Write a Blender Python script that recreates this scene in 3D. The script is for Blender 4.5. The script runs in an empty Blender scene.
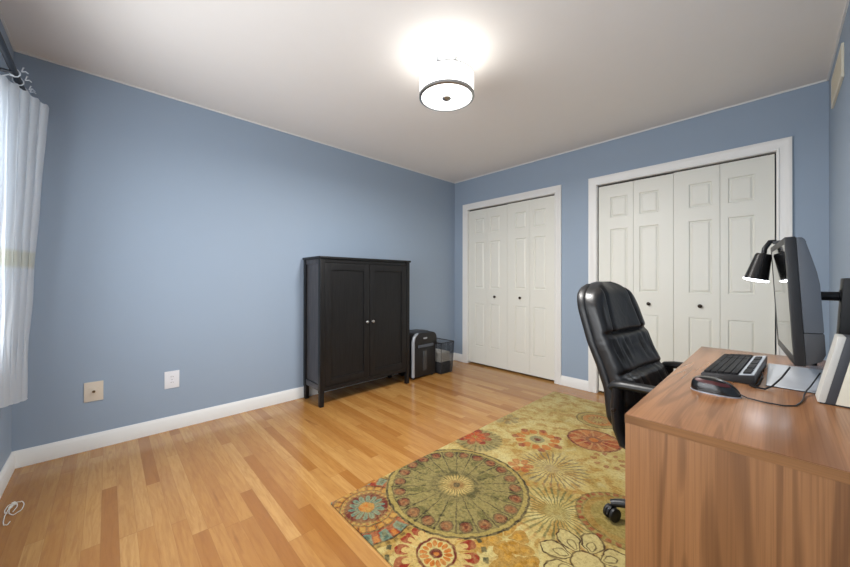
import bpy, bmesh, math, random
from mathutils import Vector, Matrix
random.seed(7)
PI = math.pi
SC = bpy.context.scene
COL = SC.collection

# ------------------------------------------------------------------ helpers
def lin(c):
    return tuple(((v/255)/12.92 if v/255 <= .04045 else ((v/255+.055)/1.055)**2.4) for v in c)

def link(o):
    COL.objects.link(o)
    return o

class B:
    """collects shapes into one mesh"""
    def __init__(s):
        s.bm = bmesh.new()
    def _merge(s, t, mat=0, smooth=False):
        me = bpy.data.meshes.new('tmp')
        for f in t.faces:
            f.material_index = mat
            f.smooth = smooth
        t.to_mesh(me); t.free()
        s.bm.from_mesh(me)
        bpy.data.meshes.remove(me)
        return s
    def box(s, x0, x1, y0, y1, z0, z1, bev=0, M=None, seg=2, mat=0):
        t = bmesh.new()
        bmesh.ops.create_cube(t, size=1)
        for v in t.verts:
            v.co = Vector(((x0+x1)/2+v.co.x*(x1-x0), (y0+y1)/2+v.co.y*(y1-y0), (z0+z1)/2+v.co.z*(z1-z0)))
        if bev:
            bmesh.ops.bevel(t, geom=t.edges[:], offset=bev, segments=seg, profile=.7, affect='EDGES', clamp_overlap=True)
        if M is not None:
            t.transform(M)
        return s._merge(t, mat, bool(bev))
    def prism(s, pts, axis, a0, a1, bev=0, mat=0, M=None, smooth=False, seg=2):
        """polygon (2D) extruded along an axis"""
        t = bmesh.new()
        def P(p, a):
            u, v = p
            return {'x': (a, u, v), 'y': (u, a, v), 'z': (u, v, a)}[axis]
        A = [t.verts.new(P(p, a0)) for p in pts]
        C = [t.verts.new(P(p, a1)) for p in pts]
        n = len(pts)
        t.faces.new(A); t.faces.new(C[::-1])
        for i in range(n):
            t.faces.new((A[i], C[i], C[(i+1) % n], A[(i+1) % n]))
        bmesh.ops.recalc_face_normals(t, faces=t.faces)
        if bev:
            bmesh.ops.bevel(t, geom=[e for e in t.edges if e.calc_face_angle(0) > .5], offset=bev, segments=seg, profile=.7, affect='EDGES', clamp_overlap=True)
        if M is not None:
            t.transform(M)
        return s._merge(t, mat, smooth or bool(bev))
    def lathe(s, prof, n=32, M=None, mat=0, close=True):
        """profile [(r, z)...] turned about z"""
        t = bmesh.new()
        rings = []
        for r, z in prof:
            if r < 1e-6:
                rings.append([t.verts.new((0, 0, z))])
            else:
                rings.append([t.verts.new((r*math.cos(2*PI*i/n), r*math.sin(2*PI*i/n), z)) for i in range(n)])
        for a, b in zip(rings, rings[1:]):
            for i in range(n):
                j = (i+1) % n
                if len(a) == 1 and len(b) == 1: continue
                if len(a) == 1: t.faces.new((a[0], b[i], b[j]))
                elif len(b) == 1: t.faces.new((a[i], b[0], a[j]))
                else: t.faces.new((a[i], b[i], b[j], a[j]))
        bmesh.ops.recalc_face_normals(t, faces=t.faces)
        if M is not None: t.transform(M)
        return s._merge(t, mat, True)
    def tube(s, pts, r, n=10, mat=0, cap=True, sx=1.0, up=None):
        """round (or flattened) tube along a path; r may be a list"""
        pts = [Vector(p) for p in pts]
        t = bmesh.new()
        rings = []
        prev = None
        for i, p in enumerate(pts):
            d = (pts[min(i+1, len(pts)-1)]-pts[max(i-1, 0)]).normalized()
            if prev is None:
                ref = Vector(up) if up else (Vector((0, 0, 1)) if abs(d.z) < .9 else Vector((1, 0, 0)))
            else:
                ref = prev
            u = (ref - d*ref.dot(d))
            if u.length < 1e-5: u = d.orthogonal()
            u.normalize(); w = d.cross(u)
            prev = u
            rr = r[i] if isinstance(r, (list, tuple)) else r
            rings.append([t.verts.new(p+u*rr*math.sin(2*PI*k/n)+w*rr*sx*math.cos(2*PI*k/n)) for k in range(n)])
        for a, b in zip(rings, rings[1:]):
            for k in range(n):
                t.faces.new((a[k], a[(k+1) % n], b[(k+1) % n], b[k]))
        if cap:
            t.faces.new(rings[0][::-1]); t.faces.new(rings[-1])
        bmesh.ops.recalc_face_normals(t, faces=t.faces)
        return s._merge(t, mat, True)
    def grid(s, fn, nu, nv, closed_u=False, mat=0, smooth=True, caps=False):
        t = bmesh.new()
        rows = [[t.verts.new(fn(i/(nu if closed_u else nu-1), j/(nv-1))) for i in range(nu)] for j in range(nv)]
        for j in range(nv-1):
            for i in range(nu if closed_u else nu-1):
                k = (i+1) % nu
                t.faces.new((rows[j][i], rows[j][k], rows[j+1][k], rows[j+1][i]))
        if caps:
            t.faces.new(rows[0][::-1]); t.faces.new(rows[-1])
        bmesh.ops.recalc_face_normals(t, faces=t.faces)
        return s._merge(t, mat, smooth)
    def xf(s, M):
        s.bm.transform(M); return s
    def obj(s, name, mats, parent=None, smooth_angle=40):
        me = bpy.data.meshes.new(name)
        s.bm.to_mesh(me); s.bm.free()
        for m in (mats if isinstance(mats, (list, tuple)) else [mats]):
            me.materials.append(m)
        if smooth_angle:
            try: me.set_sharp_from_angle(angle=math.radians(smooth_angle))
            except Exception: pass
        o = link(bpy.data.objects.new(name, me))
        if parent is not None: o.parent = parent
        return o

def tag(o, label, cat=None, group=None, kind=None):
    o['label'] = label
    if cat: o['category'] = cat
    if group: o['group'] = group
    if kind: o['kind'] = kind
    return o
def thing(name, label, cat, loc=(0, 0, 0), rz=0, group=None, kind=None):
    o = link(bpy.data.objects.new(name, None))
    o.location = loc; o.rotation_euler = (0, 0, rz); o.empty_display_size = .05
    return tag(o, label, cat, group, kind)
def dup(o, parent):
    c = o.copy(); link(c); c.parent = parent
    for ch in list(o.children): dup(ch, c)
    return c
T = Matrix.Translation
def Rm(a, ax): return Matrix.Rotation(a, 4, ax)

# ------------------------------------------------------------------ materials
class N:
    """tiny node-graph writer with operators"""
    def __init__(s, name):
        s.m = bpy.data.materials.new(name); s.m.use_nodes = True
        s.t = s.m.node_tree; s.t.nodes.clear()
        s.out = s.new('ShaderNodeOutputMaterial')
    def new(s, typ, **k):
        n = s.t.nodes.new(typ)
        for a, b in k.items(): setattr(n, a, b)
        return n
    def set(s, sock, v):
        if isinstance(v, E): v = v.s
        if isinstance(v, bpy.types.NodeSocket): s.t.links.new(v, sock)
        else:
            if isinstance(v, tuple) and len(v) == 3 and sock.type == 'RGBA': v = v+(1,)
            sock.default_value = v
    def math(s, op, *a, clamp=False):
        n = s.new('ShaderNodeMath', operation=op, use_clamp=clamp)
        for i, v in enumerate(a): s.set(n.inputs[i], v)
        return E(s, n.outputs[0])
    def xyz(s, v):
        n = s.new('ShaderNodeSeparateXYZ'); s.set(n.inputs[0], v)
        return [E(s, o) for o in n.outputs]
    def vec(s, x, y, z=0.0):
        n = s.new('ShaderNodeCombineXYZ')
        for i, v in enumerate((x, y, z)): s.set(n.inputs[i], v)
        return n.outputs[0]
    def coord(s, which='Object'):
        return s.new('ShaderNodeTexCoord').outputs[which]
    def world(s):
        return s.new('ShaderNodeNewGeometry').outputs['Position']
    def noise(s, v, scale, detail=3, rough=.5, dist=0.0, color=False):
        n = s.new('ShaderNodeTexNoise')
        s.set(n.inputs['Vector'], v)
        n.inputs['Scale'].default_value = scale; n.inputs['Detail'].default_value = detail
        n.inputs['Roughness'].default_value = rough; n.inputs['Distortion'].default_value = dist
        return n.outputs[1] if color else E(s, n.outputs[0])
    def white(s, v):
        n = s.new('ShaderNodeTexWhiteNoise', noise_dimensions='3D'); s.set(n.inputs['Vector'], v)
        return E(s, n.outputs[0])
    def mix(s, a, b, f, mode='MIX'):
        n = s.new('ShaderNodeMix', data_type='RGBA', blend_type=mode)
        s.set(n.inputs[0], f); s.set(n.inputs[6], a); s.set(n.inputs[7], b)
        return n.outputs[2]
    def ramp(s, f, stops):
        n = s.new('ShaderNodeValToRGB'); s.set(n.inputs[0], f)
        cr = n.color_ramp
        while len(cr.elements) < len(stops): cr.elements.new(.5)
        for e, (p, c) in zip(cr.elements, stops):
            e.position = p; e.color = tuple(c)+(1,)
        return n.outputs[0]
    def bump(s, h, strength=.2, dist=.01):
        n = s.new('ShaderNodeBump'); s.set(n.inputs['Height'], h)
        n.inputs['Strength'].default_value = strength; n.inputs['Distance'].default_value = dist
        return n.outputs[0]
    def bsdf(s, color, rough=.5, metal=0.0, normal=None, spec=.5, trans=0.0, emit=None, estr=0.0, coat=0.0, sheen=0.0):
        n = s.new('ShaderNodeBsdfPrincipled')
        s.set(n.inputs['Base Color'], color); s.set(n.inputs['Roughness'], rough)
        s.set(n.inputs['Metallic'], metal); n.inputs['Specular IOR Level'].default_value = spec
        n.inputs['Transmission Weight'].default_value = trans
        n.inputs['Coat Weight'].default_value = coat
        n.inputs['Sheen Weight'].default_value = sheen
        if normal is not None: s.set(n.inputs['Normal'], normal)
        if emit is not None:
            s.set(n.inputs['Emission Color'], emit); n.inputs['Emission Strength'].default_value = estr
        s.t.links.new(n.outputs[0], s.out.inputs[0])
        return n
class E:
    def __init__(s, g, sock): s.g, s.s = g, sock
    def __add__(s, o): return s.g.math('ADD', s, o)
    __radd__ = __add__
    def __sub__(s, o): return s.g.math('SUBTRACT', s, o)
    def __rsub__(s, o): return s.g.math('SUBTRACT', o, s)
    def __mul__(s, o): return s.g.math('MULTIPLY', s, o)
    __rmul__ = __mul__
    def __truediv__(s, o): return s.g.math('DIVIDE', s, o)
    def f(s, op, *a, clamp=False): return s.g.math(op, s, *a, clamp=clamp)
    def below(s, a, w=.004): return s.g.math('MULTIPLY_ADD', s, -1/w, a/w+.5, clamp=True)
    def above(s, a, w=.004): return s.g.math('MULTIPLY_ADD', s, 1/w, -a/w+.5, clamp=True)
    def band(s, a, b, w=.004): return s.above(a, w)*s.below(b, w)

def simple(name, rgb, rough=.5, metal=0.0, bump=0, bscale=200, spec=.5, var=.04, coat=0, vscale=12):
    g = N(name)
    co = g.coord()
    n = g.noise(co, vscale, 3)
    c = lin(rgb)
    col = g.mix(tuple(v*(1-var) for v in c), tuple(min(1, v*(1+var)) for v in c), n)
    nor = g.bump(g.noise(co, bscale, 2), bump, .002) if bump else None
    g.bsdf(col, rough, metal, nor, spec, coat=coat)
    return g.m
def emissive(name, rgb, strength, base=(240, 240, 238)):
    g = N(name)
    g.bsdf(lin(base), .6, emit=lin(rgb), estr=strength)
    return g.m

WALL_BLUE = simple('blue_wall_paint', (150, 166, 184), .62, bump=.06, bscale=260, var=.012, vscale=3, spec=.35)
CEIL = simple('ceiling_paint', (234, 231, 227), .85, bump=.04, bscale=300, var=.01, spec=.2)
TRIM = simple('white_trim_paint', (229, 229, 226), .38, var=.01)
DOORW = simple('white_door_paint', (224, 224, 215), .42, var=.012, bump=.02, bscale=120)
DARKGAP = simple('closet_shadow_gap', (60, 55, 48), .8)
BLACKWOOD = None
BRONZE = simple('dark_bronze', (52, 44, 38), .35, .7)
BLACKP = simple('black_plastic', (20, 20, 22), .42, var=.1, bump=.05, bscale=500)
BLACKM = simple('black_metal', (22, 23, 26), .35, .4)
DARKGREY = simple('dark_grey_plastic', (60, 62, 66), .45, bump=.04, bscale=600)
MIDGREY = simple('grey_plastic', (78, 84, 92), .42, bump=.04, bscale=600)
SILVER = simple('silver_plastic', (176, 182, 190), .32, .35)
PLATE = simple('silver_base_plate', (186, 190, 196), .25, .2)
CHROME = simple('brushed_metal', (170, 172, 174), .28, .9)
CREAM = simple('cream_plastic', (222, 216, 196), .45)
ALMOND = simple('almond_plastic', (214, 203, 186), .4)
WHITEP = simple('white_plastic', (226, 228, 232), .38)
PAPER = simple('paper_white', (222, 220, 212), .8, var=.1, vscale=40)
NAVY = simple('dark_navy_metal', (16, 24, 34), .5, .1)
REDP = simple('dark_red_gloss', (66, 14, 16), .42)
BLACKG = simple('black_gloss', (14, 14, 15), .24, coat=.15)
BRASSY = simple('bronze_connector', (120, 96, 62), .4, .8)
CORDW = simple('white_cord_plastic', (225, 222, 214), .5)

KEYS = simple('black_keycaps', (20, 20, 22), .6, spec=.25)

def wood_floor():
    g = N('oak_strip_floor')
    x, y, z = g.xyz(g.world())
    W = .0572
    v = y*(1/W)
    row = v.f('FLOOR'); fv = v.f('FRACT')
    rr = g.white(g.vec(row, 3.1, 7.7))
    ln = 0.75 + 0.65*g.white(g.vec(row, 9.3, 1.7))
    u = x/ln + rr*7.0
    bi = u.f('FLOOR'); fu = u.f('FRACT')
    rid = g.white(g.vec(row, bi, 2.2))
    rid2 = g.white(g.vec(row, bi, 8.2))
    # grain: stretched along the board, each board at its own offset
    gv = g.vec(x*1.0+rid*40.0, y*11.0+rid2*30.0, rid*9.0)
    fine = g.noise(gv, 7.0, 5, .62, .4)
    cv = g.vec(x*.9+rid2*33.0, y*6.0+rid*21.0, rid2*5.0)
    cath = (g.noise(cv, 2.6, 3, .5, 1.1)*16.0).f('SINE')
    base = g.ramp(rid, [(0, lin((149, 98, 46))), (.2, lin((165, 116, 60))), (.55, lin((175, 128, 70))), (.85, lin((184, 140, 82))), (1, lin((155, 105, 50)))])
    c = g.mix(base, lin((128, 78, 36)), (fine.band(.56, .8, .2))*.30)
    c = g.mix(c, lin((142, 92, 46)), cath.above(.55, .7)*.2)
    kn = g.noise(g.vec(x*2.2+rid*11.0, y*9.0, 0.3), 1.4, 2, .5)
    c = g.mix(c, lin((104, 62, 32)), kn.above(.76, .06)*.4)
    edge = (fv-.5).f('ABSOLUTE').above(.487, .012)
    endj = ((fu-.5).f('ABSOLUTE')).above(.4985, .001)
    gap = edge.f('MAXIMUM', endj)
    c = g.mix(c, lin((118, 76, 42)), gap*.36)
    h = fine*.25 - gap*.8
    n = g.bump(h, .10, .003)
    rough = .13 + fine*.12
    g.bsdf(c, rough, 0, n, .5, coat=0.12)
    return g.m
FLOOR = wood_floor()

def laminate(name, axis, a, b, d, rough=.35):
    """brown wood laminate, grain running along axis"""
    g = N(name)
    x, y, z = g.xyz(g.coord())
    s = {'x': (.25, 3.0, 3.0), 'y': (3.0, .25, 3.0), 'z': (3.0, 3.0, .25)}[axis]
    v = g.vec(x*s[0], y*s[1], z*s[2])
    broad = g.noise(v, 2.6, 3, .55, .9)
    ring = (g.noise(v, 1.6, 2, .45, .9)*70.0).f('SINE')
    s2 = {'x': (.06, 6.0, 6.0), 'y': (6.0, .06, 6.0), 'z': (6.0, 6.0, .06)}[axis]
    fine = g.noise(g.vec(x*s2[0], y*s2[1], z*s2[2]), 42.0, 3, .6)
    c = g.ramp(broad, [(.3, lin(a)), (.5, lin(b)), (.68, lin(a))])
    c = g.mix(c, lin(d), ring.above(.6, .7)*.5)
    c = g.mix(c, lin(d), fine.above(.56, .2)*.32)
    g.bsdf(c, rough, 0, g.bump(fine, .05, .001), .5)
    return g.m
DESK_V = laminate('desk_laminate_upright', 'z', (136, 92, 54), (158, 110, 68), (92, 58, 30), .45)
DESK_H = laminate('desk_laminate_top', 'y', (136, 92, 60), (154, 108, 72), (104, 68, 42), .24)
DESK_E = laminate('desk_edge_band', 'x', (128, 88, 52), (146, 102, 62), (96, 62, 34), .4)

def black_wood():
    g = N('black_brown_stained_wood')
    x, y, z = g.xyz(g.coord())
    v = g.vec(x*4.0, y*4.0, z*.25)
    n = g.noise(v, 22.0, 4, .6)
    c = g.mix(lin((15, 15, 16)), lin((27, 27, 28)), n.above(.5, .35))
    g.bsdf(c, .45, 0, g.bump(n, .12, .002), .35)
    return g.m
BLACKWOOD = black_wood()
def side_wood():  # the cabinet's black wood, paler: light on its sides put into the colour
    g = N('black_wood_lit_side')
    x, y, z = g.xyz(g.coord())
    n = g.noise(g.vec(x*4.0, y*4.0, z*.25), 22.0, 4, .6)
    g.bsdf(g.mix(lin((48, 47, 50)), lin((76, 73, 75)), n.above(.5, .35)), .4, 0, g.bump(n, .12, .002))
    return g.m
SIDEWOOD = side_wood()

def leather():
    g = N('black_leather')
    co = g.coord()
    w = g.noise(co, 9.0, 3, .55, .8)
    pores = g.noise(co, 260.0, 2)
    h = w*1.0 + pores*.05
    g.bsdf(g.mix(lin((20, 20, 21)), lin((34, 33, 33)), w), .36, 0, g.bump(h, .30, .012), .5)
    return g.m
LEATHER = leather()

def curtain_mat():
    g = N('white_woven_curtain')
    co = g.coord()
    x, y, z = g.xyz(co)
    wv = g.noise(g.vec(x*30.0, y*30.0, z*240.0), 3.0, 2)
    band = z.band(1.16, 1.24, .02)
    c = g.mix(lin((226, 234, 242)), lin((240, 244, 247)), wv)
    c = g.mix(c, lin((214, 214, 190)), band*.5)
    d = g.new('ShaderNodeBsdfDiffuse'); g.set(d.inputs[0], c)
    t = g.new('ShaderNodeBsdfTranslucent'); g.set(t.inputs[0], c)
    m = g.new('ShaderNodeMixShader'); m.inputs[0].default_value = .6
    g.t.links.new(d.outputs[0], m.inputs[1]); g.t.links.new(t.outputs[0], m.inputs[2])
    g.t.links.new(m.outputs[0], g.out.inputs[0])
    return g.m
CURTAIN = curtain_mat()
def glass():
    g = N('window_glass')
    t = g.new('ShaderNodeBsdfTransparent')
    s = g.new('ShaderNodeBsdfGlossy'); s.inputs['Roughness'].default_value = .02
    m = g.new('ShaderNodeMixShader'); m.inputs[0].default_value = .07
    g.t.links.new(t.outputs[0], m.inputs[1]); g.t.links.new(s.outputs[0], m.inputs[2])
    g.t.links.new(m.outputs[0], g.out.inputs[0])
    return g.m
GLASS = glass()
def shade_fabric():
    g = N('lit_white_lamp_shade')
    co = g.coord()
    n = g.noise(co, 180.0, 2)
    d = g.bsdf(g.mix(lin((236, 236, 234)), lin((246, 246, 244)), n), .8, emit=(1.0, .98, .955), estr=SHADE_E)
    return g.m
L_BULB, L_GLOW, L_SHADE, L_WORLD = .4, 46, 3.2, 7.8
SHADE_E = L_SHADE
DIFF_E = 3.2
SHADE = shade_fabric()
DIFFUSER = emissive('lit_frosted_diffuser', (255, 252, 247), DIFF_E)
LAMPLED = emissive('lit_lamp_opening', (240, 246, 255), 14.0)
SCREEN = N('dark_glossy_screen'); SCREEN.bsdf(lin((22, 23, 25)), .07, 0, None, .9, coat=.5); SCREEN = SCREEN.m

def rug_mat():
    g = N('floral_medallion_rug')
    x0, y0, z0 = g.xyz(g.world())
    P0 = g.vec(x0, y0, 0.0)
    wob = g.noise(P0, 26.0, 2)
    wob2 = g.noise(g.vec(x0+5.0, y0+3.0, 0.0), 26.0, 2)
    x = x0 + (wob-.5)*.022
    y = y0 + (wob2-.5)*.022
    big = g.noise(P0, 3.4, 4, .6, .6)
    med = g.noise(g.vec(x0+9.0, y0, 0.0), 11.0, 4, .65, .5)
    tuft = g.noise(P0, 260.0, 2)
    L = lambda c: tuple(v**1.22*.80 for v in lin(c))
    CREAMC = L((205, 190, 132)); OLIVE = L((150, 132, 66)); GOLD = L((178, 134, 48)); RED = L((156, 52, 26))
    DKRED = L((118, 34, 26)); ORG = L((196, 122, 48)); TEAL = L((112, 138, 122)); BROWN = L((84, 62, 38))
    GREY = L((134, 126, 98)); SAGE = L((128, 124, 76)); DKGREEN = L((70, 78, 58))
    c = g.ramp(big, [(.30, L((158, 134, 62))), (.42, L((196, 174, 106))), (.55, L((212, 196, 138))), (.70, L((180, 154, 78)))])
    c = g.mix(c, L((172, 128, 48)), med.above(.54, .10)*.65)
    c = g.mix(c, L((212, 202, 156)), med.below(.40, .12)*.5)
    def polar(cx, cy, rot=0.0):
        dx = x-cx; dy = y-cy
        r = (dx*dx+dy*dy).f('SQRT')
        th = dy.f('ARCTAN2', dx)*(1/(2*PI))+(.5+rot)
        return r, th
    def tri(th, n):           # 0 at the axis of each sector, 1 at its border
        return ((th*float(n)).f('FRACT')-.5).f('ABSOLUTE')*2.0
    def lay(c, col, m, k=1.0):
        return g.mix(c, col, m*k if k != 1.0 else m)
    def disc(c, col, r, a, k=1.0, w=.005): return lay(c, col, r.below(a, w), k)
    def ring(c, col, r, a, b, k=1.0, w=.005): return lay(c, col, r.band(a, b, w), k)
    def petals(c, col, r, t, ri, ro, sharp=1.0, k=1.0, w=.12, wid=.85):
        # petal: half width shrinks towards the ends
        m = r*(1/(ro-ri))+(-ri/(ro-ri))
        prof = (m*(1-m)*4.0).f('MAXIMUM', 0.0).f('POWER', .5*sharp)*wid
        return lay(c, col, (prof-t).above(0.0, w)*r.band(ri, ro, .004), k)
    # grey sketched blossom near the far edge
    r, th = polar(1.60, -1.19); t = tri(th, 7)
    c = petals(c, GREY, r, t, .02, .10, 1, .6); c = disc(c, BROWN, r, .02, .5)
    # far ring
    r, th = polar(2.10, -.69); t = tri(th, 14)
    c = ring(c, L((170, 150, 84)), r, 0.0, .155, .8); c = ring(c, BROWN, r, .145, .157, .7); c = ring(c, ORG, r, .07, .105, .8)
    c = lay(c, RED, t.below(.45, .2)*r.band(.03, .07), .8); c = ring(c, BROWN, r, .108, .118, .5)
    # red round
    r, th = polar(2.20, -1.055); t = tri(th, 11)
    c = disc(c, RED, r, .165); c = petals(c, ORG, r, t, .085, .155, 1, .45); c = lay(c, L((206, 160, 104)), t.above(.72, .15)*r.band(.05, .16), .7)
    c = lay(c, L((210, 150, 90)), med.above(.56, .08)*r.below(.15), .7)
    c = ring(c, DKRED, r, .155, .167, .9); c = ring(c, DKRED, r, .03, .05, .7); c = disc(c, ORG, r, .03)
    # open orange flower
    r, th = polar(1.93, -1.33); t = tri(th, 11)
    c = petals(c, ORG, r, t, .08, .145, .8); c = petals(c, RED, r, tri(th, 7), .12, .172, 1, .9, wid=.38)
    c = disc(c, CREAMC, r, .075, .6); c = disc(c, L((140, 140, 110)), r, .05, .9); c = disc(c, DKRED, r, .022)
    # grey halo and red flower
    r, th = polar(1.655, -1.625); t = tri(th, 26)
    c = disc(c, L((140, 130, 86)), r, .155, .75, .03); c = lay(c, DKGREEN, t.below(.4, .25)*r.band(.08, .16), .55)
    r, th = polar(1.61, -1.61); t = tri(th, 8)
    c = petals(c, L((150, 50, 22)), r, t, .0, .12, 1.2, wid=1.0); c = petals(c, L((190, 84, 26)), r, t, .01, .08, 1); c = disc(c, GOLD, r, .016)
    # spiky bursts
    r, th = polar(2.165, -1.60); t = tri(th, 30)
    c = lay(c, L((118, 106, 88)), t.below(.34, .25)*r.band(.03, .19, .05), .85); c = disc(c, L((160, 140, 112)), r, .04, .5)
    r, th = polar(2.345, -1.935); t = tri(th, 34)
    c = lay(c, L((110, 112, 70)), t.below(.36, .25)*r.band(.04, .20, .04), .85); c = disc(c, L((140, 136, 84)), r, .055, .5, .03)
    c = lay(c, ORG, t.below(.3, .2)*r.band(.19, .235, .02), .35)
    # small orange sprig
    r, th = polar(2.02, -1.70); t = tri(th, 6)
    c = petals(c, L((186, 100, 46)), r, t, .0, .075, 1, .75); c = disc(c, CREAMC, r, .016)
    # dotted sprig
    r, th = polar(2.36, -1.27); t = tri(th, 9)
    c = petals(c, RED, r, t, .06, .10, 1, .7, wid=.5)
    # amber blossoms
    for cx, cy, n, R_ in ((2.27, -2.245, 6, .10), (2.17, -2.36, 5, .085), (2.44, -2.40, 6, .14), (2.36, -2.29, 5, .08)):
        r, th = polar(cx, cy, cx); t = tri(th, n)
        c = petals(c, GOLD, r, t, .012, R_, .6, .9, wid=1.0); c = petals(c, L((206, 160, 66)), r, t, .03, R_*.75, 1, .7, wid=.6)
    # ring beside the caster
    r, th = polar(2.575, -1.76); t = tri(th, 30)
    c = disc(c, L((156, 138, 74)), r, .195, .9); c = ring(c, L((168, 126, 54)), r, .13, .16, .6)
    c = lay(c, RED, t.below(.62, .2)*r.band(.170, .193), .8); c = ring(c, BROWN, r, .191, .198, .7); c = ring(c, BROWN, r, .163, .168, .6)
    # outlined flower
    r, th = polar(2.56, -2.125, .03); t = tri(th, 8)
    def outl(c, ri, ro, wid, k):
        m = r*(1/(ro-ri))+(-ri/(ro-ri))
        prof = (m*(1-m)*4.0).f('MAXIMUM', 0.0).f('POWER', .85)*wid-t
        c = lay(c, L((206, 192, 138)), prof.above(0, .1)*r.band(ri, ro), .8)
        rim = prof.f('ABSOLUTE').below(.085, .08)*r.band(ri, ro+.003)
        return lay(c, L((84, 58, 34)), rim, k)
    c = outl(c, .052, .180, .92, 1.0); c = outl(c, .07, .125, .42, .8)
    c = ring(c, L((84, 58, 34)), r, .056, .064); c = disc(c, L((208, 192, 138)), r, .054)
    # rosette with red tips
    r, th = polar(2.125, -2.515); t = tri(th, 14)
    c = lay(c, DKGREEN, tri(th, 24).below(.5, .15)*r.band(.185, .205), .9)
    c = petals(c, L((204, 176, 112)), r, t, .07, .172, .7, .9, wid=.9); c = petals(c, RED, r, t, .105, .172, .8, wid=.85); c = petals(c, L((206, 178, 116)), r, t, .085, .14, .8, wid=.5)
    t2 = tri(th, 14)
    c = ring(c, DKRED, r, .07, .082); c = disc(c, CREAMC, r, .07); c = petals(c, ORG, r, t2, .03, .066, 1); c = disc(c, DKRED, r, .024); c = disc(c, ORG, r, .01)
    # corner medallion
    r, th = polar(1.705, -2.565); t = tri(th, 14)
    c = disc(c, L((176, 144, 74)), r, .262)
    t3 = tri(th, 16)
    c = ring(c, RED, r, .165, .235); c = lay(c, TEAL, t3.below(.55, .15)*r.band(.175, .235), 1); c = lay(c, DKGREEN, t3.below(.25, .1)*r.band(.185, .225), .6)
    c = lay(c, ORG, t3.above(.72, .15)*r.band(.195, .232), .9)
    c = ring(c, BROWN, r, .232, .24); c = lay(c, L((120, 96, 48)), tri(th, 40).below(.5, .2)*r.band(.243, .258), .8)
    c = ring(c, L((168, 104, 34)), r, .125, .165); c = lay(c, L((196, 156, 74)), tri(th, 22).below(.6, .2)*r.band(.132, .156), .8); c = lay(c, BROWN, tri(th, 22).above(.85, .15)*r.band(.126, .163), .7); c = ring(c, BROWN, r, .161, .167); c = ring(c, BROWN, r, .121, .126)
    c = disc(c, L((184, 150, 82)), r, .12); c = lay(c, RED, tri(th, 28).below(.55, .2)*r.band(.104, .118), .7); c = disc(c, DKRED, r, .103); c = petals(c, TEAL, r, t, .012, .088, .9, wid=.85); c = lay(c, DKGREEN, t.below(.14, .1)*r.band(.03, .075), .6)
    c = ring(c, BROWN, r, .102, .107, .7); c = disc(c, GOLD, r, .036); c = lay(c, ORG, med.above(.5, .1)*r.below(.036), .8)
    # great wheel medallion
    r, th = polar(1.885, -2.118); t = tri(th, 22)
    c = disc(c, L((170, 152, 88)), r, .375)
    c = disc(c, L((128, 120, 70)), r, .340); c = lay(c, L((164, 150, 96)), med.above(.5, .12)*r.below(.335), .6)
    c = lay(c, L((84, 84, 52)), g.noise(P0, 55.0, 2).above(.55, .1)*r.band(.10, .30), .5)
    c = lay(c, L((56, 50, 32)), t.above(.90, .08)*r.band(.06, .345), .95); c = lay(c, L((80, 72, 44)), r.band(.085, .13, .04), .45)
    # round rosettes around the rim
    pr = 2*PI/22/2
    q = ((t*pr*.306)*(t*pr*.306)+(r-.306)*(r-.306)).f('SQRT')
    c = lay(c, L((62, 48, 30)), q.below(.035)); c = lay(c, L((122, 66, 40)), q.below(.029)); c = lay(c, L((160, 96, 58)), q.band(.010, .018), .8)
    c = lay(c, L((72, 74, 50)), tri(th, 44).below(.5, .3)*r.band(.10, .15, .03), .25)
    c = ring(c, L((64, 52, 32)), r, .362, .374); c = ring(c, L((78, 66, 40)), r, .337, .343, .8)
    c = lay(c, L((206, 178, 116)), tri(th, 30).below(.5, .3)*r.band(.02, .085, .03), .9); c = disc(c, L((150, 104, 56)), r, .04, .7, .02); c = disc(c, L((72, 56, 34)), r, .018)
    # worn pile
    fine = g.noise(g.vec(x0, y0+4.0, 0.0), 75.0, 3, .6)
    c = g.mix(c, L((206, 186, 128)), med.band(.44, .56, .06)*.22)
    c = g.mix(c, L((96, 74, 36)), fine.above(.55, .1)*.26)
    c = g.mix(c, L((222, 206, 152)), fine.below(.42, .1)*.10)
    c = g.mix(c, L((60, 48, 30)), tuft.above(.6, .2)*.22)
    g.bsdf(c, .95, 0, g.bump(tuft, .5, .004), .15, sheen=.1)
    return g.m
RUG = rug_mat()

# ------------------------------------------------------------------ room
W, L0, H = 3.3024, -3.8736, 2.44
def struct(b, name, mat, label):
    o = b.obj(name, mat); o['kind'] = 'structure'; o['label'] = label
    return o
struct(B().box(-.15, W+.15, L0-.15, .35, -.1, 0), 'floor', FLOOR, 'honey oak strip floor running across the room')
struct(B().box(-.15, W+.15, L0-.15, .35, H, H+.1), 'ceiling', CEIL, 'flat off-white painted ceiling')
struct(B().box(-.15, 0, L0-.15, .35, 0, H), 'wall_left', WALL_BLUE, 'long blue wall behind the black cabinet')
struct(B().box(W, W+.15, L0-.15, .35, 0, H), 'wall_right', WALL_BLUE, 'blue wall behind the desk and monitor')
A1, A2, B1, B2, CT = .158, 1.5007, 1.7774, 3.138, 2.1055       # outer edges of the two door casings
CW = .073
o1, o2 = (A1+CW, A2-CW), (B1+CW, B2-CW); OT = CT-CW
b = B()
for x0, x1, z0, z1 in ((0, o1[0], 0, H), (o1[0], o1[1], OT, H), (o1[1], o2[0], 0, H), (o2[0], o2[1], OT, H), (o2[1], W, 0, H)):
    b.box(x0, x1, 0, .12, z0, z1)
b.box(-.1, W+.1, .12, .25, 0, H)
struct(b, 'wall_back', WALL_BLUE, 'blue end wall with two white bifold closets')
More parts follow.
